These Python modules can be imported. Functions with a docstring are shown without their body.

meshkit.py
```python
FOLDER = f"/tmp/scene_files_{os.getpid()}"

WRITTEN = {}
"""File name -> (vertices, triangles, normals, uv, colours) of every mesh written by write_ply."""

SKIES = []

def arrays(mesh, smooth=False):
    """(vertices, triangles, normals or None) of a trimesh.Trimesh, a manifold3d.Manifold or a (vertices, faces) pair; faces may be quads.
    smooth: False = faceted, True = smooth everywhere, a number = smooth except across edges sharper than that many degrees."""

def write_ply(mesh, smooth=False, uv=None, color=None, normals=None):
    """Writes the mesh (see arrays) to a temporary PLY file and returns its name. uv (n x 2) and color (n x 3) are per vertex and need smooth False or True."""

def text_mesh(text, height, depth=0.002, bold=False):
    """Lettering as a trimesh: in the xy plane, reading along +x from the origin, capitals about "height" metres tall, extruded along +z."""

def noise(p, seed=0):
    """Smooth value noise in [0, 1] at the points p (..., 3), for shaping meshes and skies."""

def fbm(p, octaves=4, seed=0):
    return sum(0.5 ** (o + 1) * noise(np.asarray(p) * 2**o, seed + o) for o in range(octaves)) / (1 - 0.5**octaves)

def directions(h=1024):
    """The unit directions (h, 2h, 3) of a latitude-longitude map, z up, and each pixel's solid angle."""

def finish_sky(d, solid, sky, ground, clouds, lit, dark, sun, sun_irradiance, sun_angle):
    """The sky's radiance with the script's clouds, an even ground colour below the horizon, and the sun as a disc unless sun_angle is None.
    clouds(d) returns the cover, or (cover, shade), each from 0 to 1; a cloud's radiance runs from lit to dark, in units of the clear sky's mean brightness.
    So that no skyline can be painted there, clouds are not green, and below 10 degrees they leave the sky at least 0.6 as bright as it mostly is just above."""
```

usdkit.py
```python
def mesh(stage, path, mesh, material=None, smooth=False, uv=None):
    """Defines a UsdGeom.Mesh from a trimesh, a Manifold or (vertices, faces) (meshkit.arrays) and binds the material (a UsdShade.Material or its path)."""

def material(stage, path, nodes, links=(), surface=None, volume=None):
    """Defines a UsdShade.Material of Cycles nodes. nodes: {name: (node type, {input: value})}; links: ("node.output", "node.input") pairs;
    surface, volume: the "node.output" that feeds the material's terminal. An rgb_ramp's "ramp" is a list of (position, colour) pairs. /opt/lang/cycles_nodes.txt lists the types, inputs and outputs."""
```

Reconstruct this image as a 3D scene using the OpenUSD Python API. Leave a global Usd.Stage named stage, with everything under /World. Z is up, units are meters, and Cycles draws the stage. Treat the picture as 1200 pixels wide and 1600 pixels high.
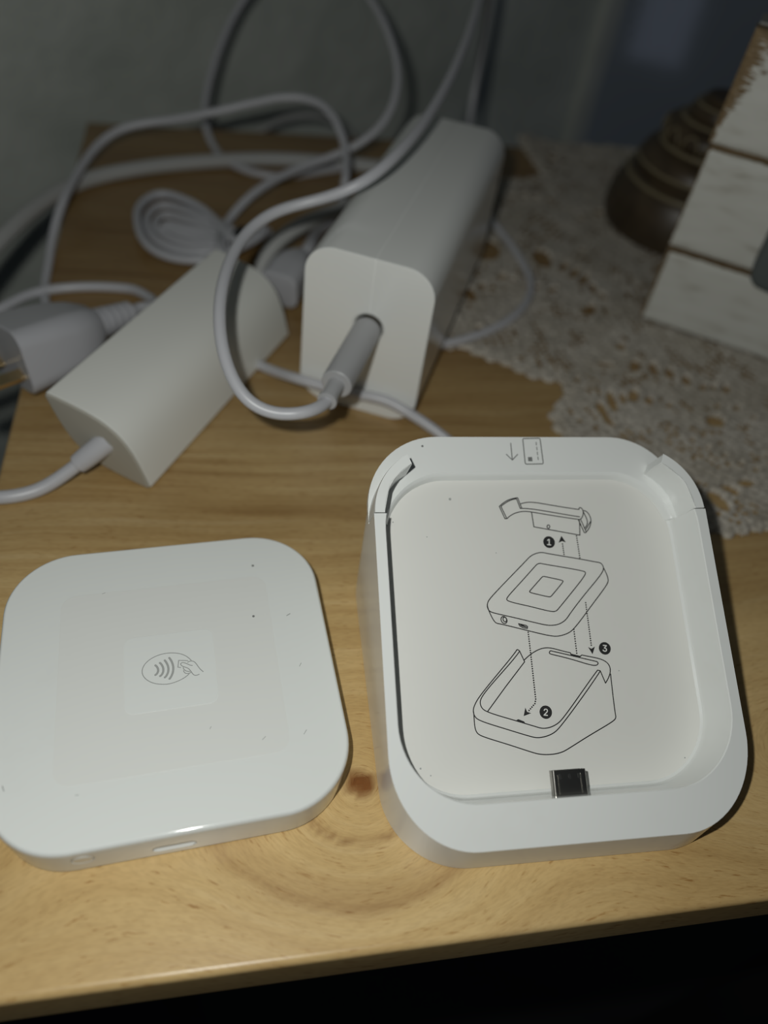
import math, random
import numpy as np
import trimesh
import manifold3d as m3
from manifold3d import Manifold, CrossSection
from scipy.interpolate import CubicSpline
from scipy.spatial import cKDTree
from shapely.geometry import Polygon, LineString, Point, MultiPolygon, box as sbox
from shapely.ops import unary_union
from shapely import affinity
import shapely
import meshkit, usdkit
from pxr import Usd, UsdGeom, UsdLux, UsdShade, Gf, Sdf, Vt

random.seed(7)
stage = Usd.Stage.CreateInMemory()
UsdGeom.SetStageUpAxis(stage, UsdGeom.Tokens.z)
UsdGeom.SetStageMetersPerUnit(stage, 1.0)
UsdGeom.Xform.Define(stage, '/World')
UsdGeom.Scope.Define(stage, '/World/Looks')

# ------------------------------------------------------------------ frames
# Survey frame: millimetres, z = 0 is the table top, origin below the camera, y along its heading.
# World frame: metres, rotated so that the table's front edge runs along x, table top at TABLE_Z.
TABLE_Z = 0.60
TH = math.radians(15.6)
_c, _s = math.cos(-TH), math.sin(-TH)


def W(p):
    p = np.atleast_2d(np.asarray(p, float))
    return np.stack([_c * p[:, 0] - _s * p[:, 1], _s * p[:, 0] + _c * p[:, 1], p[:, 2]], 1) * 0.001 + [0, 0, TABLE_Z]


def Wd(d):
    d = np.asarray(d, float)
    return np.array([_c * d[0] - _s * d[1], _s * d[0] + _c * d[1], d[2]])


# ------------------------------------------------------------------ camera
FPX, CAM_H, PITCH, ROLL = 1209.0, 151.36, 0.8338, 0.1722
C0 = np.array([0, 0, CAM_H])
FW = np.array([0, math.cos(PITCH), -math.sin(PITCH)])
_rt, _up = np.array([1.0, 0, 0]), np.cross([1.0, 0, 0], FW)
RT = math.cos(ROLL) * _rt + math.sin(ROLL) * _up
UP = -math.sin(ROLL) * _rt + math.cos(ROLL) * _up


def ray(x, y):
    return FW + RT * (x - 600) / FPX - UP * (y - 800) / FPX


def at(x, y, z=0.0):            # a surveyed point: on the height z
    d = ray(x, y)
    return C0 + d * (z - CAM_H) / d[2]


def atd(x, y, dep):             # a surveyed point: at a given distance along the view axis
    return C0 + ray(x, y) * dep


def onplane(x, y, p0, n):
    d = ray(x, y)
    return C0 + d * ((p0 - C0) @ n) / (d @ n)


cam = UsdGeom.Camera.Define(stage, '/World/camera')
FOCAL = 6.9
cam.CreateFocalLengthAttr(FOCAL)
cam.CreateHorizontalApertureAttr(FOCAL * 1200 / FPX)
cam.CreateVerticalApertureAttr(FOCAL * 1600 / FPX)
cam.CreateFStopAttr(1.75)
cam.CreateFocusDistanceAttr(0.158)
cam.CreateClippingRangeAttr(Gf.Vec2f(0.005, 50))
cam.CreateExposureAttr(0.0)
r_, u_, b_, o_ = Wd(RT), Wd(UP), Wd(-FW), W(C0)[0]
cam.AddTransformOp().Set(Gf.Matrix4d(*r_, 0, *u_, 0, *b_, 0, *o_, 1))

# ------------------------------------------------------------------ light: the phone's flash beside its lens, and dim room light
fl = UsdLux.SphereLight.Define(stage, '/World/phone_flash')
fl.CreateRadiusAttr(0.0022)
fl.CreateIntensityAttr(3650.0)
fl.CreateColorAttr(Gf.Vec3f(0.98, 1.0, 0.955))
fl.AddTranslateOp().Set(Gf.Vec3d(*map(float, W(C0 - RT * 15 + UP * 15 - FW * 1)[0])))
dome = UsdLux.DomeLight.Define(stage, '/World/room_light')
dome.CreateIntensityAttr(0.006)
dome.CreateColorAttr(Gf.Vec3f(0.72, 0.86, 1.0))

strip_lamp = UsdLux.RectLight.Define(stage, '/World/added_strip_light')     # unseen strip at right, added for its bluish reflection on the right wall
strip_lamp.CreateWidthAttr(0.125)
strip_lamp.CreateHeightAttr(0.6)
strip_lamp.CreateIntensityAttr(0.55)
strip_lamp.CreateColorAttr(Gf.Vec3f(0.62, 0.72, 1.0))
_wz = Wd(np.array([1345.0, -150, 0]) - np.array([134.0, 663, 0])); _wz /= np.linalg.norm(_wz)
_wx = np.cross([0, 0, 1.0], _wz)
strip_lamp.AddTransformOp().Set(Gf.Matrix4d(*map(float, _wx), 0, 0, 0, 1, 0, *map(float, _wz), 0, *map(float, W([1345, -150, -125])[0]), 1))

# ------------------------------------------------------------------ helpers
taken = {}


def numbered(parent, name):
    k = (parent, name)
    n = taken.get(k, 0)
    taken[k] = n + 1
    return f'{parent}/{name}' if n == 0 else f'{parent}/{name}_{n:03d}'


class Thing:
    def __init__(self, name, label, cat, base, yaw=0.0, group=None, kind=None):
        self.base, self.yaw = np.asarray(base, float), yaw
        self.path = numbered('/World', name)
        x = UsdGeom.Xform.Define(stage, self.path)
        x.AddTranslateOp().Set(Gf.Vec3d(*map(float, W(self.base)[0])))
        x.AddRotateZOp().Set(math.degrees(yaw - TH))
        p = x.GetPrim()
        if label:
            p.SetCustomDataByKey('label', label)
        if cat:
            p.SetCustomDataByKey('category', cat)
        if group:
            p.SetCustomDataByKey('group', group)
        if kind:
            p.SetCustomDataByKey('kind', kind)

    def loc(self, p):           # survey coordinates -> this thing's own
        p = np.atleast_2d(np.asarray(p, float)) - self.base
        c, s = math.cos(-self.yaw), math.sin(-self.yaw)
        return np.stack([c * p[:, 0] - s * p[:, 1], s * p[:, 0] + c * p[:, 1], p[:, 2]], 1)

    def part(self, name, mesh, mat, smooth=32, label=None, parent=None, survey=False, kind=None):
        v, f, _ = meshkit.arrays(mesh)
        if survey:
            v = self.loc(v)
        tm = trimesh.Trimesh(v * 0.001, f, process=False)
        path = numbered(parent or self.path, name)
        m = usdkit.mesh(stage, path, tm, MAT[mat], smooth=smooth)
        if label:
            m.GetPrim().SetCustomDataByKey('label', label)
        if kind:
            m.GetPrim().SetCustomDataByKey('kind', kind)
        return path


def tri(man):
    m = man.to_mesh()
    return trimesh.Trimesh(np.array(m.vert_properties[:, :3]), np.array(m.tri_verts), process=False)


def man(tm):
    tm = trimesh.Trimesh(tm.vertices, tm.faces, process=True)
    tm.merge_vertices()
    return Manifold(m3.Mesh(np.asarray(tm.vertices, np.float32), np.asarray(tm.faces, np.uint32)))


def cat(*ms):
    return trimesh.util.concatenate([tri(m) if isinstance(m, Manifold) else m for m in ms])


def rrect(w, h, r, n=12, cx=0.0, cy=0.0, rs=None):
    """Rounded rectangle outline, counter-clockwise; rs: radii of the corners (+,+), (-,+), (-,-), (+,-)."""
    rs = rs or [r] * 4
    pts = []
    for k, (sx, sy) in enumerate([(1, 1), (-1, 1), (-1, -1), (1, -1)]):
        q = rs[k]
        a = np.linspace(k * math.pi / 2, (k + 1) * math.pi / 2, n + 1)
        pts.append(np.stack([cx + sx * (w / 2 - q) + q * np.cos(a), cy + sy * (h / 2 - q) + q * np.sin(a)], 1))
    return np.vstack(pts)


def loft(secs):
    """secs: rings (n x 3) of equal length, first and last are capped."""
    n = len(secs[0])
    v = np.vstack(secs)
    f = []
    for k in range(len(secs) - 1):
        for i in range(n):
            a, b = k * n + i, k * n + (i + 1) % n
            f += [[a, b, b + n], [a, b + n, a + n]]
    c0, c1 = len(v), len(v) + 1
    v = np.vstack([v, secs[0].mean(0), secs[-1].mean(0)])
    e = (len(secs) - 1) * n
    for i in range(n):
        j = (i + 1) % n
        f += [[c0, j, i], [c1, e + i, e + j]]
    tm = trimesh.Trimesh(v, np.array(f), process=False)
    if tm.volume < 0:
        tm.invert()
    return tm


def ring(o2, z):
    return np.column_stack([o2, np.full(len(o2), z)])


def extr(poly, h, z=0.0):
    gs = [g for g in getattr(poly, 'geoms', [poly]) if g.area > 1e-6]
    ms = [trimesh.creation.extrude_polygon(g, h, engine='earcut') for g in gs]
    m = trimesh.util.concatenate(ms)
    m.apply_translation([0, 0, z])
    return m


def spline(pts, per=14):
    p = np.asarray(pts, float)
    t = np.r_[0, np.cumsum(np.sqrt(np.linalg.norm(np.diff(p, axis=0), axis=1)))]
    cs = CubicSpline(t, p)
    tt = np.concatenate([np.linspace(t[i], t[i + 1], per, endpoint=False) for i in range(len(t) - 1)] + [[t[-1]]])
    return cs(tt)


def tube(path, rad, n=16):
    p = np.asarray(path, float)
    rad = np.broadcast_to(rad, (len(p),))
    t = np.gradient(p, axis=0)
    t /= np.linalg.norm(t, axis=1, keepdims=True)
    u = np.cross(t[0], [0, 0, 1.0])
    if np.linalg.norm(u) < 1e-3:
        u = np.cross(t[0], [1.0, 0, 0])
    u /= np.linalg.norm(u)
    a = np.linspace(0, 2 * np.pi, n, endpoint=False)
    secs = []
    for i in range(len(p)):
        u = u - t[i] * (u @ t[i])
        u /= np.linalg.norm(u)
        w = np.cross(t[i], u)
        secs.append(p[i] + rad[i] * (np.cos(a)[:, None] * u + np.sin(a)[:, None] * w))
    return loft(secs)


def lathe(prof, n=64):
    a = np.linspace(0, 2 * np.pi, n, endpoint=False)
    return loft([np.stack([r * np.cos(a), r * np.sin(a), np.full(n, z)], 1) for r, z in prof])


def axial(prof, p0, d, n=28):
    """Body of revolution about the axis p0 + s d; prof: (radius, s)."""
    d = np.asarray(d, float) / np.linalg.norm(d)
    u = np.cross(d, [0, 0, 1.0])
    u /= np.linalg.norm(u)
    w = np.cross(d, u)
    a = np.linspace(0, 2 * np.pi, n, endpoint=False)
    return loft([p0 + d * s + r * (np.cos(a)[:, None] * u + np.sin(a)[:, None] * w) for r, s in prof])


# ------------------------------------------------------------------ materials
MAT = {}


def plastic(name, col, rough, grain=0.0, spec=0.5, coat=0.0, dirt=None):
    nodes = {'p': ('principled_bsdf', {'base_color': col, 'roughness': rough, 'specular_ior_level': spec, 'coat_weight': coat, 'coat_roughness': 0.06})}
    links = []
    if grain or dirt:
        nodes['tc'] = ('texture_coordinate', {})
    if grain:
        nodes['n'] = ('noise_texture', {'scale': 2600.0, 'detail': 2.0})
        nodes['b'] = ('bump', {'strength': grain, 'distance': 0.00006})
        links += [('tc.object', 'n.vector'), ('n.fac', 'b.height'), ('b.normal', 'p.normal')]
    if dirt:
        nodes['n2'] = ('noise_texture', {'scale': 45.0, 'detail': 5.0, 'roughness': 0.6})
        nodes['r2'] = ('rgb_ramp', {'ramp': [(0.0, dirt), (0.42, col), (1.0, col)]})
        links += [('tc.object', 'n2.vector'), ('n2.fac', 'r2.fac'), ('r2.color', 'p.base_color')]
    MAT[name] = usdkit.material(stage, f'/World/Looks/{name}', nodes, links, surface='p.BSDF')


plastic('reader_white', (0.80, 0.82, 0.80), 0.08, 0.05, dirt=(0.74, 0.75, 0.72))
plastic('inlay_white', (0.788, 0.797, 0.772), 0.3, 0.03)
plastic('pad_white', (0.80, 0.82, 0.80), 0.40, 0.03)
plastic('dock_white', (0.80, 0.815, 0.80), 0.09, 0.05, dirt=(0.75, 0.75, 0.72))
plastic('bracket_white', (0.81, 0.825, 0.81), 0.25, 0.05, dirt=(0.70, 0.69, 0.65))
plastic('dock_floor', (0.76, 0.755, 0.72), 0.5, 0.04)
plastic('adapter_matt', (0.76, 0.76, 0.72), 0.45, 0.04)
plastic('adapter_end_shade', (0.44, 0.42, 0.365), 0.5, 0.1)  # darkened and browned to imitate shade and wood bounce on the end face
plastic('adapter_gloss', (0.80, 0.81, 0.79), 0.14, 0.015)
plastic('cord_white', (0.52, 0.52, 0.55), 0.36)
plastic('thick_cord', (0.46, 0.46, 0.45), 0.5)
plastic('plug_white', (0.47, 0.47, 0.50), 0.3)
plastic('barrel_grey', (0.42, 0.42, 0.43), 0.42)
plastic('seam_highlight', (0.88, 0.89, 0.87), 0.3)  # brighter than the shells, painting in the highlight of the seam edge
plastic('print_dark', (0.022, 0.022, 0.022), 0.5)
plastic('print_grey', (0.20, 0.205, 0.20), 0.5)
plastic('print_light_grey', (0.40, 0.41, 0.40), 0.5)
plastic('print_white', (0.75, 0.75, 0.72), 0.5)
plastic('socket_dark', (0.02, 0.02, 0.02), 0.5)
plastic('tie_black', (0.012, 0.012, 0.013), 0.45)
plastic('ornament_grey', (0.10, 0.115, 0.115), 0.6, 0.2)
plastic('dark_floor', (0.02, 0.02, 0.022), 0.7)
for nm, col, ro in (('plug_steel', (0.30, 0.29, 0.27), 0.28), ('brass', (0.78, 0.60, 0.34), 0.3), ('nickel', (0.72, 0.68, 0.60), 0.25)):
    MAT[nm] = usdkit.material(stage, f'/World/Looks/{nm}', {'p': ('principled_bsdf', {'base_color': col, 'roughness': ro, 'metallic': 1.0})}, surface='p.BSDF')

# table wood: the mesh carries a grain field (distance from the grain line, x, y, in millimetres) that the nodes turn into flecks and rings
MAT['table_wood'] = usdkit.material(stage, '/World/Looks/table_wood', {
    'a': ('attribute', {'attribute': 'grain'}),
    'm1': ('mapping', {'scale': (3.2, 0.27, 0.27)}),
    'n1': ('noise_texture', {'scale': 1.0, 'detail': 3.0, 'roughness': 0.55}),
    'm2': ('mapping', {'scale': (0.42, 0.014, 0.02)}),
    'n2': ('noise_texture', {'scale': 1.0, 'detail': 4.0, 'roughness': 0.6}),
    'm3': ('mapping', {'scale': (0.035, 0.012, 0.02)}),
    'n3': ('noise_texture', {'scale': 1.0, 'detail': 2.0}),
    'm4': ('mapping', {'scale': (4.0, 0.5, 0.5)}),
    'n4': ('noise_texture', {'scale': 1.0, 'detail': 2.0}),
    'base': ('rgb_ramp', {'ramp': [(0.28, (0.49, 0.315, 0.13)), (0.42, (0.63, 0.435, 0.195)), (0.56, (0.71, 0.515, 0.245)), (0.72, (0.78, 0.595, 0.32))]}),
    'big': ('rgb_ramp', {'ramp': [(0.35, (0.80, 0.76, 0.70)), (0.6, (1.0, 1.0, 1.0))]}),
    'fleck': ('rgb_ramp', {'ramp': [(0.0, (0.55, 0.42, 0.30)), (0.29, (0.70, 0.58, 0.46)), (0.39, (1, 1, 1)), (1.0, (1, 1, 1))]}),
    'fine': ('rgb_ramp', {'ramp': [(0.3, (0.88, 0.86, 0.84)), (0.6, (1, 1, 1))]}),
    'k': ('attribute', {'attribute': 'knot'}), 'h': ('attribute', {'attribute': 'wood_falloff'}),
    'hr': ('rgb_ramp', {'ramp': [(0.0, (1.0, 1.0, 1.0)), (1.0, (0.46, 0.41, 0.36))]}), 'x5': ('mix_color', {'blend_type': 'multiply', 'fac': 1.0}),  # falloff towards the back multiplied into the wood colour
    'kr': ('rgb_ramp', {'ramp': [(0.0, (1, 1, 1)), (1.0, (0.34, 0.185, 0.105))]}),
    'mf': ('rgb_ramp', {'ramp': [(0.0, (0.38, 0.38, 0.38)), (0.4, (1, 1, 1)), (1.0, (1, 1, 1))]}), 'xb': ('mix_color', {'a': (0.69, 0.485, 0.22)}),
    'x1': ('mix_color', {'blend_type': 'multiply', 'fac': 1.0}), 'x2': ('mix_color', {'blend_type': 'multiply', 'fac': 1.0}),
    'x3': ('mix_color', {'blend_type': 'multiply', 'fac': 1.0}), 'x4': ('mix_color', {'blend_type': 'multiply', 'fac': 1.0}),
    'b': ('bump', {'strength': 0.25, 'distance': 0.00008}),
    'p': ('principled_bsdf', {'roughness': 0.33, 'specular_ior_level': 0.45}),
}, [('a.vector', 'm1.vector'), ('m1.vector', 'n1.vector'), ('a.vector', 'm2.vector'), ('m2.vector', 'n2.vector'), ('a.vector', 'm3.vector'), ('m3.vector', 'n3.vector'),
    ('a.vector', 'm4.vector'), ('m4.vector', 'n4.vector'), ('n4.fac', 'fine.fac'),
    ('n2.fac', 'base.fac'), ('n3.fac', 'big.fac'), ('n1.fac', 'fleck.fac'), ('k.fac', 'kr.fac'),
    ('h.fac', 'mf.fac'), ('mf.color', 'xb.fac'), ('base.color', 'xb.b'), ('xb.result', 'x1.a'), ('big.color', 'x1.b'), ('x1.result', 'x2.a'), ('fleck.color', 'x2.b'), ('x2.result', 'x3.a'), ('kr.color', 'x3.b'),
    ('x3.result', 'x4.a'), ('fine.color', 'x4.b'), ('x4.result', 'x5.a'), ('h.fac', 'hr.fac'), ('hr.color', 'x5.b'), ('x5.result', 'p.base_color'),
    ('n1.fac', 'b.height'), ('b.normal', 'p.normal')], surface='p.BSDF')
MAT['lace'] = usdkit.material(stage, '/World/Looks/lace', {
    'tc': ('texture_coordinate', {}),
    'n': ('noise_texture', {'scale': 700.0, 'detail': 3.0}), 'n2': ('noise_texture', {'scale': 60.0, 'detail': 3.0}),
    'r': ('rgb_ramp', {'ramp': [(0.3, (0.34, 0.305, 0.255)), (0.52, (0.52, 0.48, 0.42)), (0.75, (0.66, 0.62, 0.55))]}),
    'r2': ('rgb_ramp', {'ramp': [(0.3, (0.84, 0.82, 0.78)), (0.6, (1, 1, 1))]}),
    'x': ('mix_color', {'blend_type': 'multiply', 'fac': 1.0}),
    'b': ('bump', {'strength': 0.5, 'distance': 0.0003}),
    'p': ('principled_bsdf', {'roughness': 0.95, 'specular_ior_level': 0.15}),
}, [('tc.object', 'n.vector'), ('tc.object', 'n2.vector'), ('n.fac', 'r.fac'), ('n2.fac', 'r2.fac'), ('r.color', 'x.a'), ('r2.color', 'x.b'), ('x.result', 'p.base_color'),
    ('n.fac', 'b.height'), ('b.normal', 'p.normal')], surface='p.BSDF')


def wallmat(name, c0, c1, rough, bump, scale):
    MAT[name] = usdkit.material(stage, f'/World/Looks/{name}', {
        'g': ('geometry', {}), 'n': ('noise_texture', {'scale': scale, 'detail': 4.0}), 'n2': ('noise_texture', {'scale': scale * 4, 'detail': 3.0}),
        'r': ('rgb_ramp', {'ramp': [(0.3, c0), (0.7, c1)]}), 'b': ('bump', {'strength': bump, 'distance': 0.0012}),
        'p': ('principled_bsdf', {'roughness': rough})},
        [('g.position', 'n.vector'), ('g.position', 'n2.vector'), ('n.fac', 'r.fac'), ('r.color', 'p.base_color'), ('n2.fac', 'b.height'), ('b.normal', 'p.normal')], surface='p.BSDF')


wallmat('wall_paint', (0.56, 0.60, 0.54), (0.76, 0.79, 0.72), 0.6, 1.0, 22.0)
wallmat('blue_panel', (0.36, 0.41, 0.47), (0.41, 0.46, 0.52), 0.07, 0.01, 6.0)
wallmat('trim_paint', (0.70, 0.72, 0.66), (0.80, 0.82, 0.76), 0.5, 0.3, 30.0)
MAT['block_wood'] = usdkit.material(stage, '/World/Looks/block_wood', {
    'tc': ('texture_coordinate', {}), 'm': ('mapping', {'scale': (60, 400, 400)}), 'n': ('noise_texture', {'scale': 1.0, 'detail': 3.0}),
    'r': ('rgb_ramp', {'ramp': [(0.3, (0.13, 0.09, 0.048)), (0.7, (0.26, 0.185, 0.10))]}), 'p': ('principled_bsdf', {'roughness': 0.7})},
    [('tc.object', 'm.vector'), ('m.vector', 'n.vector'), ('n.fac', 'r.fac'), ('r.color', 'p.base_color')], surface='p.BSDF')
# chipped white paint over the wood: the mesh carries how far (mm) a point lies from the worn edge
MAT['worn_white'] = usdkit.material(stage, '/World/Looks/worn_white', {
    'tc': ('texture_coordinate', {}), 'e': ('attribute', {'attribute': 'edge'}),
    'm': ('mapping', {'scale': (260, 1100, 1700)}), 'n': ('noise_texture', {'scale': 1.0, 'detail': 4.0, 'roughness': 0.65}),
    'm2': ('mapping', {'scale': (60, 260, 260)}), 'n2': ('noise_texture', {'scale': 1.0, 'detail': 4.0}),
    'o': ('math', {'math_type': 'multiply_add', 'value2': 0.55, 'value3': -0.275}),
    'sum': ('math', {'math_type': 'add'}),
    'cut': ('rgb_ramp', {'ramp': [(0.0, (0, 0, 0)), (0.115, (0, 0, 0)), (0.15, (1, 1, 1)), (1.0, (1, 1, 1))]}),
    'wood': ('rgb_ramp', {'ramp': [(0.3, (0.14, 0.095, 0.05)), (0.7, (0.29, 0.205, 0.11))]}),
    'paint': ('rgb_ramp', {'ramp': [(0.22, (0.33, 0.32, 0.27)), (0.36, (0.55, 0.54, 0.49)), (0.46, (0.62, 0.62, 0.575)), (0.8, (0.66, 0.66, 0.62))]}),
    'x': ('mix_color', {}), 'b': ('bump', {'strength': 0.5, 'distance': 0.0003}),
    'p': ('principled_bsdf', {'roughness': 0.65, 'specular_ior_level': 0.3})},
    [('tc.object', 'm.vector'), ('m.vector', 'n.vector'), ('tc.object', 'm2.vector'), ('m2.vector', 'n2.vector'), ('n.fac', 'o.value1'), ('e.fac', 'sum.value1'), ('o.value', 'sum.value2'), ('sum.value', 'cut.fac'),
     ('cut.color', 'x.fac'), ('n.fac', 'wood.fac'), ('n2.fac', 'paint.fac'), ('wood.color', 'x.a'), ('paint.color', 'x.b'), ('x.result', 'p.base_color'), ('n2.fac', 'b.height'), ('b.normal', 'p.normal')], surface='p.BSDF')
MAT['vase_wood'] = usdkit.material(stage, '/World/Looks/vase_wood', {
    'tc': ('texture_coordinate', {}), 'n': ('noise_texture', {'scale': 90.0, 'detail': 4.0}),
    'r': ('rgb_ramp', {'ramp': [(0.3, (0.036, 0.024, 0.013)), (0.7, (0.075, 0.052, 0.028))]}), 'p': ('principled_bsdf', {'roughness': 0.42})},
    [('tc.object', 'n.vector'), ('n.fac', 'r.fac'), ('r.color', 'p.base_color')], surface='p.BSDF')
plastic('vase_ridge', (0.20, 0.165, 0.10), 0.35)


def struct(name, mesh, mat, label, cat_, smooth=32):
    v, f, _ = meshkit.arrays(mesh)
    m = usdkit.mesh(stage, numbered('/World', name), trimesh.Trimesh(W(v), f, process=False), MAT[mat], smooth=smooth)
    p = m.GetPrim()
    p.SetCustomDataByKey('kind', 'structure')
    p.SetCustomDataByKey('label', label)
    p.SetCustomDataByKey('category', cat_)
    return m


def slab(p0, yaw, u0, u1, v0, v1, z0, z1):   # a box in survey space: u along the yaw, v across
    m = trimesh.creation.box(bounds=[[u0, v0, z0], [u1, v1, z1]])
    c, s = math.cos(yaw), math.sin(yaw)
    m.vertices = np.asarray(m.vertices) @ np.array([[c, s, 0], [-s, c, 0], [0, 0, 1]]) + np.array([p0[0], p0[1], 0])
    return m


# ------------------------------------------------------------------ the setting: walls behind the table, floor below it
WALL_YAW = math.radians(43)
WP = np.array([-140.0, 428, 0])
wn = np.array([-math.sin(WALL_YAW), math.cos(WALL_YAW), 0])
wu = np.array([math.cos(WALL_YAW), math.sin(WALL_YAW), 0])
corner = (onplane(925, 100, WP, wn) - WP) @ wu
struct('wall_back', slab(WP, WALL_YAW, -900, corner, 0, 60, -TABLE_Z * 1000, 1200), 'wall_paint', 'grey-green painted plaster wall behind the table', 'wall')
CP = WP + wu * corner
RY = math.radians(22)
struct('wall_right', slab(CP, RY, 7, 1100, -4, 60, -TABLE_Z * 1000, 1200), 'blue_panel', 'smooth bluish grey wall surface right of the corner strip, behind the striped vase', 'wall')
struct('trim_1', slab(CP, WALL_YAW, -8, 9, -7, 6, -TABLE_Z * 1000, 1200), 'trim_paint', 'narrow pale upright strip where the two wall surfaces meet', 'trim')
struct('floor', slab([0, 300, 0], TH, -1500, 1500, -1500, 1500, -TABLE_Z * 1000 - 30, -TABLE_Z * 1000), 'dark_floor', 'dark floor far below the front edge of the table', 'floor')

# ------------------------------------------------------------------ table
XL, XR, YF, YB = -61.0, 330.0, 30.0, 363.0
table = Thing('nightstand', 'light wooden table with rounded front edge carrying the white devices', 'table', [math.cos(TH) * 134 - math.sin(TH) * 196, math.sin(TH) * 134 + math.cos(TH) * 196, 0], TH)
tb = np.array([134.0, 196.0, 0])
KP = at(563, 1224)
KNOT = np.array([math.cos(TH) * KP[0] + math.sin(TH) * KP[1], -math.sin(TH) * KP[0] + math.cos(TH) * KP[1]])
R, THICK = 1.3, 20.0
x0, x1, y0, y1 = XL + R, XR - R, YF + R, YB - R
nx, ny = int((x1 - x0) / 1.2), int((y1 - y0) / 1.2)
gx, gy = np.meshgrid(np.linspace(x0, x1, nx), np.linspace(y0, y1, ny))
gv = np.column_stack([gx.ravel(), gy.ravel(), np.zeros(gx.size)])
ii = (np.arange(ny - 1)[:, None] * nx + np.arange(nx - 1)[None]).ravel()
gf = np.vstack([np.column_stack([ii, ii + 1, ii + nx + 1]), np.column_stack([ii, ii + nx + 1, ii + nx])])
top = trimesh.Trimesh(gv, gf, process=False)


def dense(o, step=2.0):
    out = []
    for a, b in zip(o, np.roll(o, -1, 0)):
        k = max(1, int(np.linalg.norm(b - a) / step))
        out.append(a + (b - a) * np.linspace(0, 1, k, endpoint=False)[:, None])
    return np.vstack(out)


base_o = dense(rrect(x1 - x0 + 2 * R, y1 - y0 + 2 * R, R, 6, (x0 + x1) / 2, (y0 + y1) / 2))
cen = np.clip(base_o, [x0, y0], [x1, y1])
out_n = (base_o - cen) / R
rings = []
for a in np.linspace(0, 90, 7):
    rings.append(ring(cen + out_n * R * math.sin(math.radians(a)), -R + R * math.cos(math.radians(a))))
for a in np.linspace(0, 90, 7):
    rb = 7.0
    rings.append(ring(cen + out_n * (R - rb + rb * math.cos(math.radians(a))), -THICK + rb - rb * math.sin(math.radians(a))))
n_ = len(base_o)
rv = np.vstack(rings)
rf = []
for k in range(len(rings) - 1):
    i = np.arange(n_)
    a, b = k * n_ + i, k * n_ + (i + 1) % n_
    rf += [np.column_stack([a, b + n_, b]), np.column_stack([a, a + n_, b + n_])]
rv = np.vstack([rv, [[(x0 + x1) / 2, (y0 + y1) / 2, -THICK]]])
e = (len(rings) - 1) * n_
rf.append(np.column_stack([np.full(n_, len(rv) - 1), e + (np.arange(n_) + 1) % n_, e + np.arange(n_)]))
rim = trimesh.Trimesh(rv, np.vstack(rf), process=False)
slabm = trimesh.util.concatenate([top, rim])
slabm.vertices = np.asarray(slabm.vertices) - tb
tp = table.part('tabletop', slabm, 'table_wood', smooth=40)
pm = UsdGeom.Mesh.Get(stage, tp)
q = np.array(pm.GetPointsAttr().Get()) * 1000 + tb
X, Y = q[:, 0] - KNOT[0], q[:, 1] - KNOT[1] + 2.5 * np.sin((q[:, 0] + 20) / 60.0) - 2.5 * np.sin((KNOT[0] + 20) / 60.0) + 0.3 * q[:, 2]
rr2 = X ** 2 + Y ** 2
warp = 5 * (meshkit.fbm(np.column_stack([q[:, 0] / 40, q[:, 1] / 16, 0 * X]), 3, 3) - 0.5)
s_ = np.sqrt(Y ** 2 + X ** 2 * 0.9 * np.exp(-rr2 / (2 * 30.0 ** 2))) + warp * np.clip(np.sqrt(rr2) / 25, 0, 1)
pv = UsdGeom.PrimvarsAPI(pm)
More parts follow.
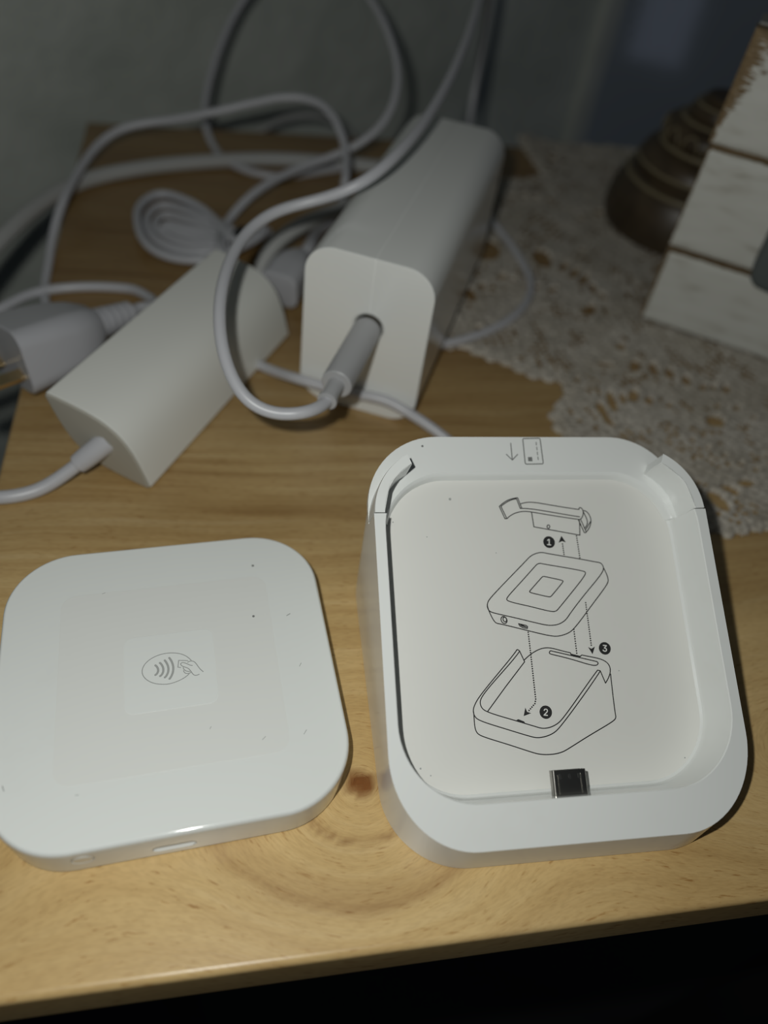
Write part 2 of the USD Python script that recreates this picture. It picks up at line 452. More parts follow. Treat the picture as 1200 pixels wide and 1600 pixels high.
pv.CreatePrimvar('grain', Sdf.ValueTypeNames.Float3Array, 'vertex').Set(Vt.Vec3fArray.FromNumpy(np.column_stack([s_, X, Y + 0.6 * q[:, 2]]).astype(np.float32)))
kd = np.sqrt((X / 1.1) ** 2 + Y ** 2)
kn = np.clip(1.9 - kd / 1.9 + 1.4 * (meshkit.fbm(q / 1.8, 3, 5) - 0.5), 0, 1)
fade = np.exp(-(X / 34.0) ** 2) * (Y < 6)
rg = 0.6 * np.exp(-((s_ - 11.6) / 0.55) ** 2) + 0.42 * np.exp(-((s_ - 22.5) / 0.9) ** 2) + 0.22 * np.exp(-((s_ - 20.0) / 1.6) ** 2) + 0.2 * np.exp(-((s_ - 33) / 1.4) ** 2)
pv.CreatePrimvar('knot', Sdf.ValueTypeNames.FloatArray, 'vertex').Set(Vt.FloatArray.FromNumpy(np.clip(kn + rg * fade, 0, 1).astype(np.float32)))
falloff = np.clip((q[:, 1] - 80 + 26 * (meshkit.fbm(np.column_stack([q[:, 0] / 90, q[:, 1] / 14, 0 * X]), 3, 8) - 0.5)) / 140, 0, 1)  # wood paler in front, darker behind: tone variation plus flash falloff in colour
pv.CreatePrimvar('wood_falloff', Sdf.ValueTypeNames.FloatArray, 'vertex').Set(Vt.FloatArray.FromNumpy(falloff.astype(np.float32)))
for lx, ly in ((XL + 22, YF + 24), (XR - 22, YF + 24), (XL + 22, YB - 22), (XR - 22, YB - 22)):
    leg = loft([ring(rrect(26, 26, 3, 4, lx - tb[0], ly - tb[1]), -TABLE_Z * 1000), ring(rrect(34, 34, 3, 4, lx - tb[0], ly - tb[1]), -THICK + 0.05)])
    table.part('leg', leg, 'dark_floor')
for (a, b, c, d) in ((XL + 40, YF + 20, XR - 40, YF + 34), (XL + 40, YB - 32, XR - 40, YB - 18), (XL + 16, YF + 42, XL + 30, YB - 40), (XR - 30, YF + 42, XR - 16, YB - 40)):
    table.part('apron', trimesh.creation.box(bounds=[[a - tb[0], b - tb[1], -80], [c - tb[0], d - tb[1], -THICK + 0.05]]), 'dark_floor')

# ------------------------------------------------------------------ card reader
RA = 0.3535
reader = Thing('card_reader', 'flat white square card reader with a contactless symbol, lying on bare wood', 'card reader', [-36.89, 76.03, 0], RA)
S = 66.0
prof = [(0.0, 1.0), (0.3, 0.65), (0.8, 0.5), (8.9, 0.12), (9.45, 0.28), (9.82, 0.55), (10.0, 0.95)]
body = loft([ring(rrect(S - 2 * i, S - 2 * i, 14.5 - i, 16), z) for z, i in prof])
bm = man(body)
slot = Manifold.extrude(CrossSection([rrect(7.8, 2.5, 1.2, 6, -1.3, 3.9)]), 5.0).rotate([90, 0, 0]).translate([0, -S / 2 + 3.4, 0])
ringcut = (Manifold.cylinder(2.2, 1.95, 1.95, 48) - Manifold.cylinder(2.2, 1.72, 1.72, 48)).rotate([90, 0, 0]).translate([-16.6, -S / 2 + 1.05, 6.0])
reader.part('body', tri(bm - slot - ringcut), 'reader_white', smooth=30)
reader.part('charging_port', extr(Polygon(rrect(7.6, 2.3, 1.1, 6)), 0.5).apply_transform(trimesh.transformations.rotation_matrix(math.radians(42), [1, 0, 0])).apply_translation([-1.3, -S / 2 + 1.3, 3.75]), 'print_white', label='pale charging port slot in the front edge')
tilt_ = math.radians(90 + 6.0)
reader.part('power_button', loft([ring(rrect(3.36, 3.36, 1.67, 10), 0), ring(rrect(3.36, 3.36, 1.67, 10), 0.32), ring(rrect(3.0, 3.0, 1.49, 10), 0.42)]).apply_transform(trimesh.transformations.rotation_matrix(tilt_, [1, 0, 0])).apply_translation([-16.6, -S / 2 + 0.64, 6.0]), 'reader_white', label='round button in the front edge')
reader.part('inlay', loft([ring(rrect(42.8, 42.0, 3.2, 8), 9.95), ring(rrect(42.8, 42.0, 3.2, 8), 10.02), ring(rrect(42.6, 41.8, 3.1, 8), 10.04)]), 'inlay_white', label='faint large square panel on the top face')
reader.part('centre_pad', loft([ring(rrect(17.8, 17.4, 1.8, 8), 10.0), ring(rrect(17.8, 17.4, 1.8, 8), 10.07), ring(rrect(17.5, 17.1, 1.7, 8), 10.10)]), 'pad_white', label='faint small square in the middle of the top face')
reader_top = lambda pts: [tuple(reader.loc(at(180 + a / 7.06, 970 + b / 7.06, 10.1))[0][:2]) for a, b in pts]


def strokes(lines, w, z, mapper, h=0.02, cap=1):
    return extr(unary_union([LineString(mapper(l)).buffer(w / 2, cap_style=cap, join_style=1) for l in lines]), h, z)


def smoothline(pts, per=6):
    return [tuple(p) for p in spline(np.asarray(pts, float), per)]


sym = strokes([smoothline([(840, 440), (790, 395), (720, 365), (630, 355), (530, 365), (430, 400), (350, 455), (305, 520), (299, 580), (330, 635), (400, 680), (480, 698), (580, 698), (680, 670), (760, 630), (815, 585)]),
               [(800, 440), (700, 437), (692, 512), (722, 516)],
               smoothline([(850, 492), (800, 478), (740, 462), (722, 478), (745, 502), (795, 520), (830, 550), (862, 592), (890, 602), (925, 590)]),
               smoothline([(800, 458), (830, 445), (868, 450), (905, 490), (970, 560)]),
               smoothline([(750, 515), (765, 542), (798, 558), (832, 556)]), smoothline([(755, 550), (770, 575), (800, 582), (838, 568)])], 0.19, 10.10, reader_top)
wav = strokes([smoothline(l) for l in ([(444, 492), (465, 515), (474, 545), (466, 575), (444, 598)], [(494, 465), (520, 497), (531, 540), (521, 583), (496, 610)],
               [(547, 437), (573, 477), (587, 530), (576, 587), (548, 625)], [(597, 410), (626, 457), (641, 520), (630, 587), (600, 640)])], 0.44, 10.10, reader_top)
reader.part('contactless_symbol', cat(sym, wav), 'print_light_grey', smooth=False, label='grey contactless symbol: four waves and a hand with a card in an oval')
for x, y in ((395, 884), (396, 963)):
    p = reader.loc(at(x, y, 10))[0]
    reader.part('status_dot', extr(Point(p[0], p[1]).buffer(0.28), 0.05, 10.0), 'print_grey', smooth=False)
marks = []
for x, y, l, a in ((448, 962, .9, .5), (468, 1041, .8, 1.0), (475, 1147, 1.0, .9), (6, 1236, 1.0, 1.9), (410, 1156, .9, .7), (160, 928, .6, .3), (118, 1243, .5, 0), (328, 1139, .5, 1)):
    p = reader.loc(at(x, y, 10))[0]
    marks.append(LineString([(p[0], p[1]), (p[0] + l * math.cos(a), p[1] + l * math.sin(a))]).buffer(0.06))
for k_, g in enumerate(marks):
    reader.part('scuff', extr(g, 0.05, 10.0), 'print_grey' if k_ in (0, 3) else 'print_light_grey', smooth=False)

# ------------------------------------------------------------------ dock
DA, TILT, HF, DW, DL = 0.2492, 0.4388, 9.40, 72.1, 83.5
DO = np.array([47.30, 56.20, 0.0])
dock = Thing('card_reader_dock', 'empty white wedge-shaped dock with a black assembly drawing printed in its tray', 'dock', DO, DA)
ct, st = math.cos(TILT), math.sin(TILT)
M_sl = np.array([[1, 0, 0], [0, ct, -st], [0, st, ct]])       # slope frame (u, v, w) -> dock frame


def sl(m):
    if isinstance(m, Manifold):
        m = tri(m)
    m = m.copy()
    m.vertices = np.asarray(m.vertices) @ M_sl.T + np.array([0, 0, HF])
    return m


ex_d = np.array([math.cos(DA), math.sin(DA), 0]); eh_d = np.array([-math.sin(DA), math.cos(DA), 0])
ev_d = eh_d * ct + np.array([0, 0, st]); ew_d = np.cross(ex_d, ev_d); O_d = DO + [0, 0, HF]


def px2sl(x, y, w):
    p = onplane(x, y, O_d + ew_d * w, ew_d) - O_d
    return (p @ ex_d, p @ ev_d)


PLAT, FLOOR = -8.0, -9.8
foot_l = DL * ct - PLAT * st
foot = man(loft([ring(rrect(DW - 2 * i, foot_l - 2 * i, 16.0 - i, 18, 0, foot_l / 2), z) for z, i in ((0, 0.35), (0.35, 0.05), (9.2, 0.0), (70, 0.0))]))
slopecut = man(sl(Manifold.cube([300, 300, 100], True).translate([0, 40, 50])))
wedge = foot - slopecut
# the back of the body is lower than the rails: cut down to the platform behind a slanted end
low = Manifold.extrude(CrossSection([[(-60, 63.9), (60, 63.9), (60, 120), (-60, 120)]]), 20).translate([0, 0, PLAT - 0.02])
wedge = wedge - man(sl(low))
tray = loft([ring(rrect(w_, l_, r_, 16, 0, c_), z) for w_, l_, r_, c_, z in ((65.2, 65.2, 13.6, 41.7, FLOOR - 1.5), (65.2, 65.2, 13.6, 41.7, FLOOR), (66.2, 66.2, 14.2, 41.7, FLOOR + 0.35), (66.9, 66.9, 14.6, 41.7, FLOOR + 1.2), (67.6, 67.4, 15.0, 41.8, -0.2), (68.0, 67.8, 15.1, 41.8, 0.05), (68.3, 68, 15.2, 41.8, 3.0))])
wedge = wedge - man(sl(man(tray)))
wedge = wedge - Manifold.extrude(CrossSection([rrect(62, foot_l - 10, 12, 8, 0, foot_l / 2)]), 1.0).translate([0, 0, -0.4])
dock.part('body', tri(wedge), 'dock_white', smooth=28)
# printed floor plate, a hair narrower than the tray so that a thin gap runs round it
dock.part('tray_floor', sl(loft([ring(rrect(65.19, 65.19, 13.59, 16, 0, 41.7), FLOOR - 1.45), ring(rrect(65.19, 65.19, 13.59, 16, 0, 41.7), FLOOR + 0.0), ring(rrect(65.15, 65.15, 13.58, 16, 0, 41.7), FLOOR + 0.02)])), 'dock_floor', smooth=28, label='off-white tray floor plate')
# removable bracket: platform behind the tray with two upright corner arms
outer = Polygon(rrect(DW - 0.16, 200, 16.0, 18, 0, DL - 100 - 0.05))
plat = outer.intersection(sbox(-60, 64.0, 60, 120))
opening = loft([ring(rrect(w_, 66, r_, 16, 0, c_), z) for w_, r_, c_, z in ((63.8, 13.0, 40.7, FLOOR - 1), (64.6, 13.6, 41.0, FLOOR + 0.2), (65.2, 14.0, 41.4, PLAT - 0.6), (65.5, 14.2, 41.7, PLAT - 0.1), (66.2, 14.5, 42.1, PLAT + 0.17), (67, 15.0, 42.5, PLAT + 1))])
lip = tri(man(extr(plat, PLAT + 0.15 - FLOOR - 0.03, FLOOR + 0.03)) + man(extr(plat.buffer(-0.12), 0.1, PLAT + 0.15)) - man(opening))
arms = []
for sgn in (-1, 1):
    cx, cy = sgn * 21.6, 63.9
    th = np.radians(np.linspace(1.0, 61, 22))
    ro, ri = 14.35, 12.1
    o = [(cx + sgn * ro * math.cos(t), cy + ro * math.sin(t)) for t in th]
    i_ = [(cx + sgn * ri * math.cos(t), cy + ri * math.sin(t)) for t in th]
    i0 = [(cx + sgn * (ri - 1.6) * math.cos(t), cy + (ri - 1.6) * math.sin(t)) for t in th]
    oo = [(cx + sgn * (ro + 0.1) * math.cos(t), cy + (ro + 0.1) * math.sin(t)) for t in th]
    def band(a, b):
        return np.array(a + b[::-1])
    secs = [ring(band(oo, i0), FLOOR + 0.2), ring(band(oo, i_), PLAT - 0.6), ring(band(o, i_), -0.5), ring(band([(x * 1.0 - sgn * .15, y) for x, y in o], [(x + sgn * .15, y) for x, y in i_]), 0.05)]
    arms.append(loft(secs))
bracket = dock.part('bracket', cat(sl(lip), *[sl(a) for a in arms]), 'bracket_white', smooth=32, label='glossy white bracket with two curved corner arms')
# micro connector in the front wall of the tray
cx_, cw = -0.5, 6.9
shell_o = Polygon(rrect(cw, 1.9, 0.45, 4)); shell_i = Polygon(rrect(cw - 0.6, 1.3, 0.3, 4))


def along_v(m, v0):            # profile in (u, w), extruded up the slope from v0
    m = m.copy()
    p = np.asarray(m.vertices)
    m.vertices = np.column_stack([p[:, 0] + cx_, v0 + p[:, 2], p[:, 1] - 4.0])
    m.invert()
    return m


conn = dock.part('connector', sl(along_v(extr(shell_o.difference(shell_i), 5.2), 7.6)), 'plug_steel', smooth=30, label='dark metal micro connector plug')
dock.part('tongue', sl(along_v(extr(Polygon(rrect(cw - 1.2, 0.5, 0.1, 2)), 4.9), 7.7)), 'socket_dark', parent=conn)
for du in (-1.9, 0.0, 1.9):
    dock.part('spring_slot', sl(extr(Polygon(rrect(0.5, 1.0 if du else 0.9, 0.2, 4, cx_ + du, 11.6)), 0.05, -3.06)), 'socket_dark', smooth=False, parent=conn)
for du in (-2.3, 2.3):
    dock.part('side_groove', sl(extr(Polygon(rrect(0.25, 3.6, 0.1, 3, cx_ + du, 10.2)), 0.04, -3.06)), 'nickel', smooth=False, parent=conn)
# printed drawing
Z = FLOOR + 0.07
A_ = lambda pts: [px2sl(740 + a / 4.8, 760 + b / 4.8, Z) for a, b in pts]
B_ = lambda pts: [px2sl(720 + a / 4.444, 980 + b / 4.444, Z) for a, b in pts]
LW = 0.2
la = [smoothline([(193, 150), (215, 130), (250, 107), (290, 92), (330, 85)]), [(330, 85), (362, 165), (350, 165), (322, 93)], [(193, 150), (235, 242), (252, 241)], [(205, 150), (248, 238)],
      smoothline([(205, 150), (235, 127), (275, 105), (322, 93)]), smoothline([(252, 241), (280, 217), (320, 198), (370, 188), (420, 190), (500, 203), (640, 226), (790, 248)]),
      smoothline([(350, 165), (420, 168), (520, 182), (660, 206), (795, 228)]), smoothline([(356, 130), (400, 120), (450, 120), (520, 130), (650, 152), (790, 173)]),
      [(435, 195), (452, 303), (797, 366), (795, 262)], [(790, 248), (797, 290)],
      smoothline([(561 + 10 * math.cos(t), 302 + 13 * math.sin(t)) for t in np.linspace(0, 2 * np.pi, 13)]),
      smoothline([(790, 168), (800, 159), (815, 170), (822, 192), (819, 218), (805, 243), (785, 246)]), smoothline([(822, 182), (845, 188), (868, 215), (880, 255), (872, 300), (855, 330), (838, 348)]),
      [(785, 248), (830, 346), (842, 347)], [(802, 245), (842, 335)], smoothline([(822, 188), (840, 225), (853, 262), (850, 288), (836, 310)]), [(878, 262), (843, 320)],
      smoothline([(525, 497), (640, 518), (800, 545), (925, 568), (955, 577), (972, 602), (966, 640), (850, 790), (720, 960), (690, 1000), (640, 1032), (580, 1042), (520, 1035), (300, 983), (150, 948), (115, 930), (103, 900), (107, 870), (125, 840), (260, 695), (395, 555), (430, 522), (475, 501), (525, 497)], 8),
      smoothline([(104, 890), (112, 925), (148, 1000), (170, 1024), (200, 1032), (400, 1080), (590, 1122), (645, 1121), (700, 1104), (748, 1070), (880, 900), (995, 742), (1009, 705), (1000, 665), (972, 605)], 8),
      smoothline([(500, 577), (660, 605), (815, 634), (838, 645), (832, 668), (740, 790), (640, 913), (618, 934), (588, 938), (430, 902), (268, 862), (249, 848), (257, 828), (360, 712), (462, 598), (480, 582), (500, 577)], 8),
      smoothline([(530, 675), (590, 688), (652, 702), (670, 710), (664, 724), (590, 814), (576, 827), (558, 827), (490, 812), (434, 798), (420, 790), (427, 778), (508, 686), (518, 677), (530, 675)], 8),
      smoothline([(228 + 22 * math.cos(t) + 5 * math.sin(t), 1002 + 26 * math.sin(t)) for t in np.linspace(0, 2 * np.pi, 15)]),
      smoothline([(234 + 13 * math.cos(t) + 3 * math.sin(t), 998 + 17 * math.sin(t)) for t in np.linspace(0, 2 * np.pi, 15)]),
      [(338, 1030), (395, 1043), (405, 1052), (403, 1066), (370, 1060), (345, 1045), (338, 1030)], [(350, 1036), (398, 1056), (372, 1050), (352, 1040)]]
lb = [[(387, 158), (395, 155), (408, 165), (443, 240)], smoothline([(390, 157), (260, 320), (125, 490), (97, 540), (87, 580), (100, 622), (140, 650), (300, 703), (490, 760), (540, 767), (600, 755), (650, 730), (692, 688), (830, 505), (968, 305)], 8),
      smoothline([(950, 298), (830, 465), (710, 630), (670, 670), (620, 695), (570, 702), (525, 692), (350, 640), (185, 587), (147, 560), (135, 525), (150, 480), (270, 333), (408, 167)], 8),
      [(443, 240), (310, 415), (185, 587)], [(950, 298), (968, 302), (1005, 388)],
      smoothline([(1005, 388), (1028, 345), (1038, 300), (1028, 262), (1000, 235), (955, 217), (840, 193)]), [(840, 193), (825, 207), (765, 192), (762, 178)],
      smoothline([(762, 178), (650, 150), (600, 143), (550, 152), (500, 178), (465, 205), (440, 228)]),
      smoothline([(630, 165), (780, 200), (925, 234), (952, 245), (950, 258), (925, 265), (780, 226), (638, 190), (616, 180), (618, 168), (630, 165)]), [(765, 187), (830, 203)], [(768, 193), (826, 207)],
      smoothline([(87, 580), (93, 640), (100, 702), (115, 735), (150, 757), (320, 812), (500, 870), (560, 883), (640, 882), (700, 868), (745, 845), (900, 748), (1055, 653), (1075, 630), (1073, 600), (1055, 460), (1040, 325)], 8)]
drawing = unary_union([LineString(A_(l)).buffer(LW / 2) for l in la] + [LineString(B_(l)).buffer(LW / 2) for l in lb])


def dotted(f, pts, step=15.5, r=0.16):
    l = LineString(f(pts))
    n = max(2, int(l.length / 0.46))
    return [l.interpolate(k / n, normalized=True).buffer(r, 6) for k in range(n + 1)]


dots = dotted(A_, [(678, 510), (667, 432)]) + dotted(A_, [(772, 372), (797, 535)]) + dotted(B_, [(468, 35), (486, 190), (520, 500), (515, 530), (474, 578)]) + dotted(B_, [(785, 15), (805, 180)]) + dotted(B_, [(867, -170), (906, 125)])
heads = [Polygon(A_([(658, 370), (638, 422), (664, 410), (692, 420)])), Polygon(B_([(437, 617), (448, 558), (460, 588), (488, 597)])), Polygon(B_([(915, 187), (884, 138), (908, 150), (931, 134)])), Polygon(B_([(385, 645), (400, 639), (440, 655), (446, 665), (415, 660)]))]
dock.part('assembly_drawing', sl(extr(unary_union([drawing] + dots + heads), 0.03, Z - 0.02)), 'print_dark', smooth=False, label='black line drawing of bracket, reader and dock, numbered 1 to 3')
for ch, f, (x, y) in (('1', A_, (566, 418)), ('2', B_, (590, 590)), ('3', B_, (1000, 147))):
    c = np.array(f([(x, y)])[0])
    k = 4.8 if f is A_ else 4.444
    d = np.array(f([(x + 10, y + (1 if f is A_ else 1))])[0]) - c
    dp = dock.part('number_disc', sl(extr(Point(*c).buffer(1.32, 24), 0.03, Z - 0.02)), 'print_dark', smooth=False, label=f'black printed disc with the number {ch}')
    tm = meshkit.text_mesh(ch, 1.35, 0.02, bold=True)
    v = np.asarray(tm.vertices)
    v[:, :2] -= (v[:, :2].min(0) + v[:, :2].max(0)) / 2
    a = math.atan2(d[1], d[0])
    rot = np.array([[math.cos(a), -math.sin(a)], [math.sin(a), math.cos(a)]])
    v[:, :2] = v[:, :2] @ rot.T + c
    v[:, 2] += Z + 0.005
    tm.vertices = v
    dock.part('numeral', sl(tm), 'print_white', smooth=False, parent=dp)
# printed arrow and card on the platform
E_ = lambda pts: [px2sl(560 + a / 4, 660 + b / 4, PLAT + 0.32) for a, b in pts]
icon = [LineString(E_(l)).buffer(0.11) for l in ([(952, 130), (962, 235)], [(925, 200), (962, 235), (995, 200)])]
cd = Polygon(E_([(1027, 101), (1135, 99), (1156, 259), (1043, 261)]))
cd = cd.buffer(-0.35).buffer(0.35)
icon += [cd.exterior.buffer(0.12), Polygon(E_([(1059, 217), (1085, 216), (1088, 243), (1062, 243)]))]
for t in range(4):
    a = t / 4 + 0.02
    p, q2 = np.array([1110, 120.]), np.array([1125, 242.])
    icon.append(LineString(E_([tuple(p + (q2 - p) * a), tuple(p + (q2 - p) * (a + 0.17))])).buffer(0.1, cap_style=2))
dock.part('insert_card_icon', sl(extr(unary_union(icon), 0.03, PLAT + 0.30)), 'print_grey', smooth=False, label='grey printed arrow and bank card icon')
for x, y, r_0 in ((703, 780, 0.3), (614, 816, 0.16), (667, 839, 0.12), (657, 1201, 0.2), (673, 1212, 0.14), (1070, 1184, 0.15), (967, 1048, 0.13), (775, 864, 0.12)):
    p = px2sl(x, y, FLOOR)
    dock.part('speck', sl(extr(Point(*p).buffer(r_0, 4), 0.03, FLOOR + 0.03)), 'print_light_grey', smooth=False)
dp_ = px2sl(660, 697, PLAT + 0.3)
dock.part('speck', sl(extr(Point(*dp_).buffer(0.25), 0.03, PLAT + 0.26)), 'print_grey', smooth=False)

# ------------------------------------------------------------------ adapters
A1Y = -0.264
L1, W1, H1 = 78.0, 26.7, 23.0
a1 = Thing('power_adapter', 'smaller white power adapter with a silky finish, left of the tall one', 'power adapter', [-85.9, 137.5, 0], A1Y)


_lens = np.array([(0, 22.6), (0.5, 23), (4, 22.7), (10.2, 21.7), (14, 20.9), (17.4, 19.5), (20.4, 17.2), (22.8, 13.8), (24.8, 8.0), (26.0, 3.0), (26.7, 0.4), (26.2, 0), (22.7, 0.3), (16.5, 1.3), (12.7, 2.1), (9.3, 3.5), (6.3, 5.8), (3.9, 9.2), (1.9, 15.0), (0.7, 20.0)])
_up = spline(np.array([(0.3, 23.0), (5, 22.6), (10.2, 21.8), (14.5, 20.7), (18.2, 18.9), (21.2, 16.0), (23.4, 12.0), (25.2, 6.4), (26.7, 0.3)]), 10)
_lens = np.vstack([_up, [26.85, 23.3] - _up])
_lp = Polygon(_lens).buffer(-0.9, 8).buffer(0.9, 8).buffer(0)


def a1_out(inset, n=220):
    e_ = _lp.exterior
    o = np.array([e_.interpolate(t, normalized=True).coords[0] for t in np.linspace(0, 1, n, endpoint=False)])
    if not e_.is_ccw:
        o = o[::-1]
    t = np.roll(o, -1, 0) - np.roll(o, 1, 0)
    t /= np.linalg.norm(t, axis=1, keepdims=True)
    return o + inset * np.column_stack([-t[:, 1], t[:, 0]])


def along_y(outl, y):          # profile (u, z) placed at depth y
    return np.column_stack([outl[:, 0], np.full(len(outl), y), outl[:, 1]])


def lean(outl, y):             # the end face leans out a little at the top
    p = along_y(outl, y)
    p[:, 1] -= 0.075 * p[:, 2]
    return p


a1.part('body', loft([lean(a1_out(0.45), 0.75), lean(a1_out(0.12), 0.8), lean(a1_out(0), 1.05), along_y(a1_out(0), 6), along_y(a1_out(0), L1 - 0.6), along_y(a1_out(0.6), L1)]), 'adapter_matt', smooth=30)
a1.part('end_cap', loft([lean(a1_out(0.9), 0.0), lean(a1_out(0.4), 0.12), lean(a1_out(0.35), 0.6), lean(a1_out(1.2), 0.8)]), 'adapter_end_shade', smooth=30)
n1 = np.array([math.sin(A1Y), -math.cos(A1Y), 0])
e1 = onplane(164, 692, np.array([-85.9, 137.5, 0]), n1)
d1 = np.array([-0.66, -0.42, -0.55]); d1 /= np.linalg.norm(d1)
sr = a1.part('strain_relief', axial([(2.9, -1.5), (2.9, 0), (2.75, 6.0), (2.55, 8.8), (2.4, 9.0)], e1, d1), 'cord_white', survey=True)
pth = [e1 + d1 * 7.5, e1 + d1 * 9.5, at(98, 743, 4.2), at(60, 765, 2.0), at(15, 776, 1.75), at(-30, 777, 1.75), at(-160, 765, 1.75)]
a1.part('cord', tube(spline(pth), 1.75), 'cord_white', survey=True)

A2Y = -0.1653
L2, W2, H2 = 98.0, 35.5, 49.7
B2 = np.array([-31.33, 179.06, 0])
a2 = Thing('power_adapter', 'tall glossy white power adapter with a barrel plug in its front face', 'power adapter', B2, A2Y)
n2 = np.array([math.sin(A2Y), -math.cos(A2Y), 0])
hole = onplane(575, 513, B2, n2)
hl = a2.loc(hole)[0]
a2_out = lambda i: rrect(W2 - 2 * i, H2 - 2 * i, 8.2 - i, 14, W2 / 2, H2 / 2)
solid = man(loft([along_y(a2_out(0.5), 0.0), along_y(a2_out(0.15), 0.12), along_y(a2_out(0.0), 0.5), along_y(a2_out(0.0), L2 - 2.5), along_y(a2_out(0.8), L2 - 0.7), along_y(a2_out(2.4), L2)]))
solid = solid - Manifold.cylinder(9, 4.05, 3.9, 48).rotate([-90, 0, 0]).translate([hl[0], -0.05, hl[2]])
solid = solid - Manifold.cylinder(0.6, 5.0, 4.0, 48).rotate([-90, 0, 0]).translate([hl[0], -0.2, hl[2]])
for nm, lo, hi in (('half', -50, hl[0] - 0.06), ('half', hl[0] + 0.06, 100)):
    a2.part('shell', tri(solid ^ Manifold.cube([hi - lo, 200, 200]).translate([lo, -50, -50])), 'adapter_gloss', smooth=30)
a2.part('seam', tri((solid.scale([1.0, 1.0, 1.0014]).translate([0, -0.09, 0])) ^ Manifold.cube([0.26, 200, 200]).translate([hl[0] - 0.13, -50, -50])), 'seam_highlight', smooth=30)
a2.part('socket', axial([(3.8, 0), (3.8, 1.0)], np.array([hl[0], 8.0, hl[2]]), np.array([0, 1.0, 0])), 'socket_dark', label='dark round socket')

# ------------------------------------------------------------------ cables


def mesh_thing(name, mesh, mat, label, cat_, group=None, smooth=40, kind=None):
    v, f, _ = meshkit.arrays(mesh)
    m = usdkit.mesh(stage, numbered('/World', name), trimesh.Trimesh(W(v), f, process=False), MAT[mat], smooth=smooth)
    p = m.GetPrim()
    p.SetCustomDataByKey('label', label)
    p.SetCustomDataByKey('category', cat_)
    if group:
        p.SetCustomDataByKey('group', group)
    if kind:
        p.SetCustomDataByKey('kind', kind)
    return m


# the barrel plug in the tall adapter, its cord arching up out of the frame and down behind
bp = Thing('barrel_plug_cable', 'white cable with grey barrel plug pushed into the tall adapter, looping up and back', 'cable', hole)
bp.part('plug_tip', axial([(2.6, -6), (2.6, 1.0), (3.1, 1.0), (3.1, 3.2)], hole, n2), 'nickel', survey=True, label='metal tip of the plug')
bp.part('plug_barrel', axial([(3.3, 0.7), (3.85, 0.9), (3.95, 1.6), (4.0, 25.3), (3.95, 25.9), (3.7, 26.1), (2.3, 26.1)], hole, n2), 'barrel_grey', survey=True)
bp.part('strain_relief', axial([(2.15, 24), (2.05, 32.0), (2.45, 32.1), (2.45, 33.0), (1.6, 33.1)], hole, n2), 'barrel_grey', survey=True)
q0 = hole + n2 * 32.0
pb = [q0, hole + n2 * 34.5 + [-0.4, 0, 0.0], atd(476, 644, 182), atd(430, 645, 181), atd(385, 622, 180), atd(352, 560, 181), atd(343, 490, 185), atd(352, 430, 192), atd(380, 372, 202), atd(430, 332, 208), atd(500, 311, 209),
      atd(565, 285, 207), atd(625, 236, 213), atd(690, 147, 238), atd(735, 45, 268), atd(755, -22, 290), atd(764, -35, 308), atd(762, 10, 330), atd(752, 75, 345), atd(736, 175, 360), atd(727, 235, 346), at(724, 262, 2.5), at(735, 290, 2)]
bp.part('cord', tube(spline(pb), 1.52), 'cord_white', survey=True)

pc = [at(352, 425, 2), at(344, 388, 8), atd(352, 352, 284), atd(392, 306, 290), atd(470, 262, 300), atd(545, 233, 302), atd(598, 192, 300), atd(621, 130, 302), atd(608, 55, 308), atd(560, -25, 318), atd(480, -70, 330), atd(400, -25, 336),
      atd(345, 70, 336), atd(322, 150, 334), atd(321, 195, 331), atd(336, 232, 328), at(372, 261, 2.4), at(430, 275, 1.6), at(500, 268, 1.6), at(570, 258, 1.8), at(640, 250, 1.8)]
mesh_thing('power_cable', tube(spline(pc), 1.5), 'cord_white', 'thin white cord standing up in a big round loop behind the adapters', 'cable')
pd = [at(96, 546, 1.6), at(84, 515, 1.6), at(74, 485, 1.7), at(70, 450, 0.6), at(76, 410, 1.5), at(84, 362, 5.0), at(98, 316, 10), at(113, 285, 11.5), atd(150, 230, 290), atd(195, 200, 294), atd(255, 189, 296), atd(320, 178, 296), atd(400, 160, 297), atd(455, 152, 298), atd(500, 163, 298), atd(528, 197, 296), atd(541, 245, 294), atd(538, 290, 290), at(528, 330, 1.6), at(520, 350, 1.6)]
mesh_thing('power_cable', tube(spline(pd), 1.5), 'cord_white', 'thin white cord rising in a low arch from the left table edge to the middle', 'cable')
pe = [at(-200, 640, 3), at(-130, 560, 3), at(-60, 446, 4), at(0, 376, 5), at(55, 325, 4.5), at(120, 287, 3), at(180, 270, 2.9), at(250, 259, 2.9), at(330, 252, 2.9), at(420, 249, 2.9), at(520, 254, 2.9), at(600, 262, 2.9), at(660, 268, 2.9)]
mesh_thing('mains_cable', tube(spline(pe), 2.8), 'thick_cord', 'thick white mains cord lying across the back of the table and off its left edge', 'cable')
pm_ = [at(402, 568, 1.4), at(416, 575, 2.2), at(440, 584, 4.6), at(466, 592, 7.2), at(496, 601, 7.3), at(525, 609, 7.3), at(553, 615, 7.5), at(580, 620, 8.0), at(607, 628, 7.8), at(630, 640, 6.9), at(653, 654, 5.4), at(682, 674, 3.4), at(715, 700, 1.6), at(770, 735, 2.2), at(830, 752, 3), at(900, 760, 3)]
mesh_thing('power_cable', tube(spline(pm_), 1.55), 'cord_white', 'thin white cord on the wood in front of the tall adapter, running behind the dock', 'cable')
pi_ = [at(748, 318, 2.6), at(765, 341, 2.6), at(790, 372, 2.6), at(815, 408, 2.6), at(829, 442, 2.6), at(822, 472, 2.6), at(795, 500, 2.6), at(755, 520, 2.6), at(715, 533, 2.6), at(693, 538, 2.4), at(686, 541, 2.2)]
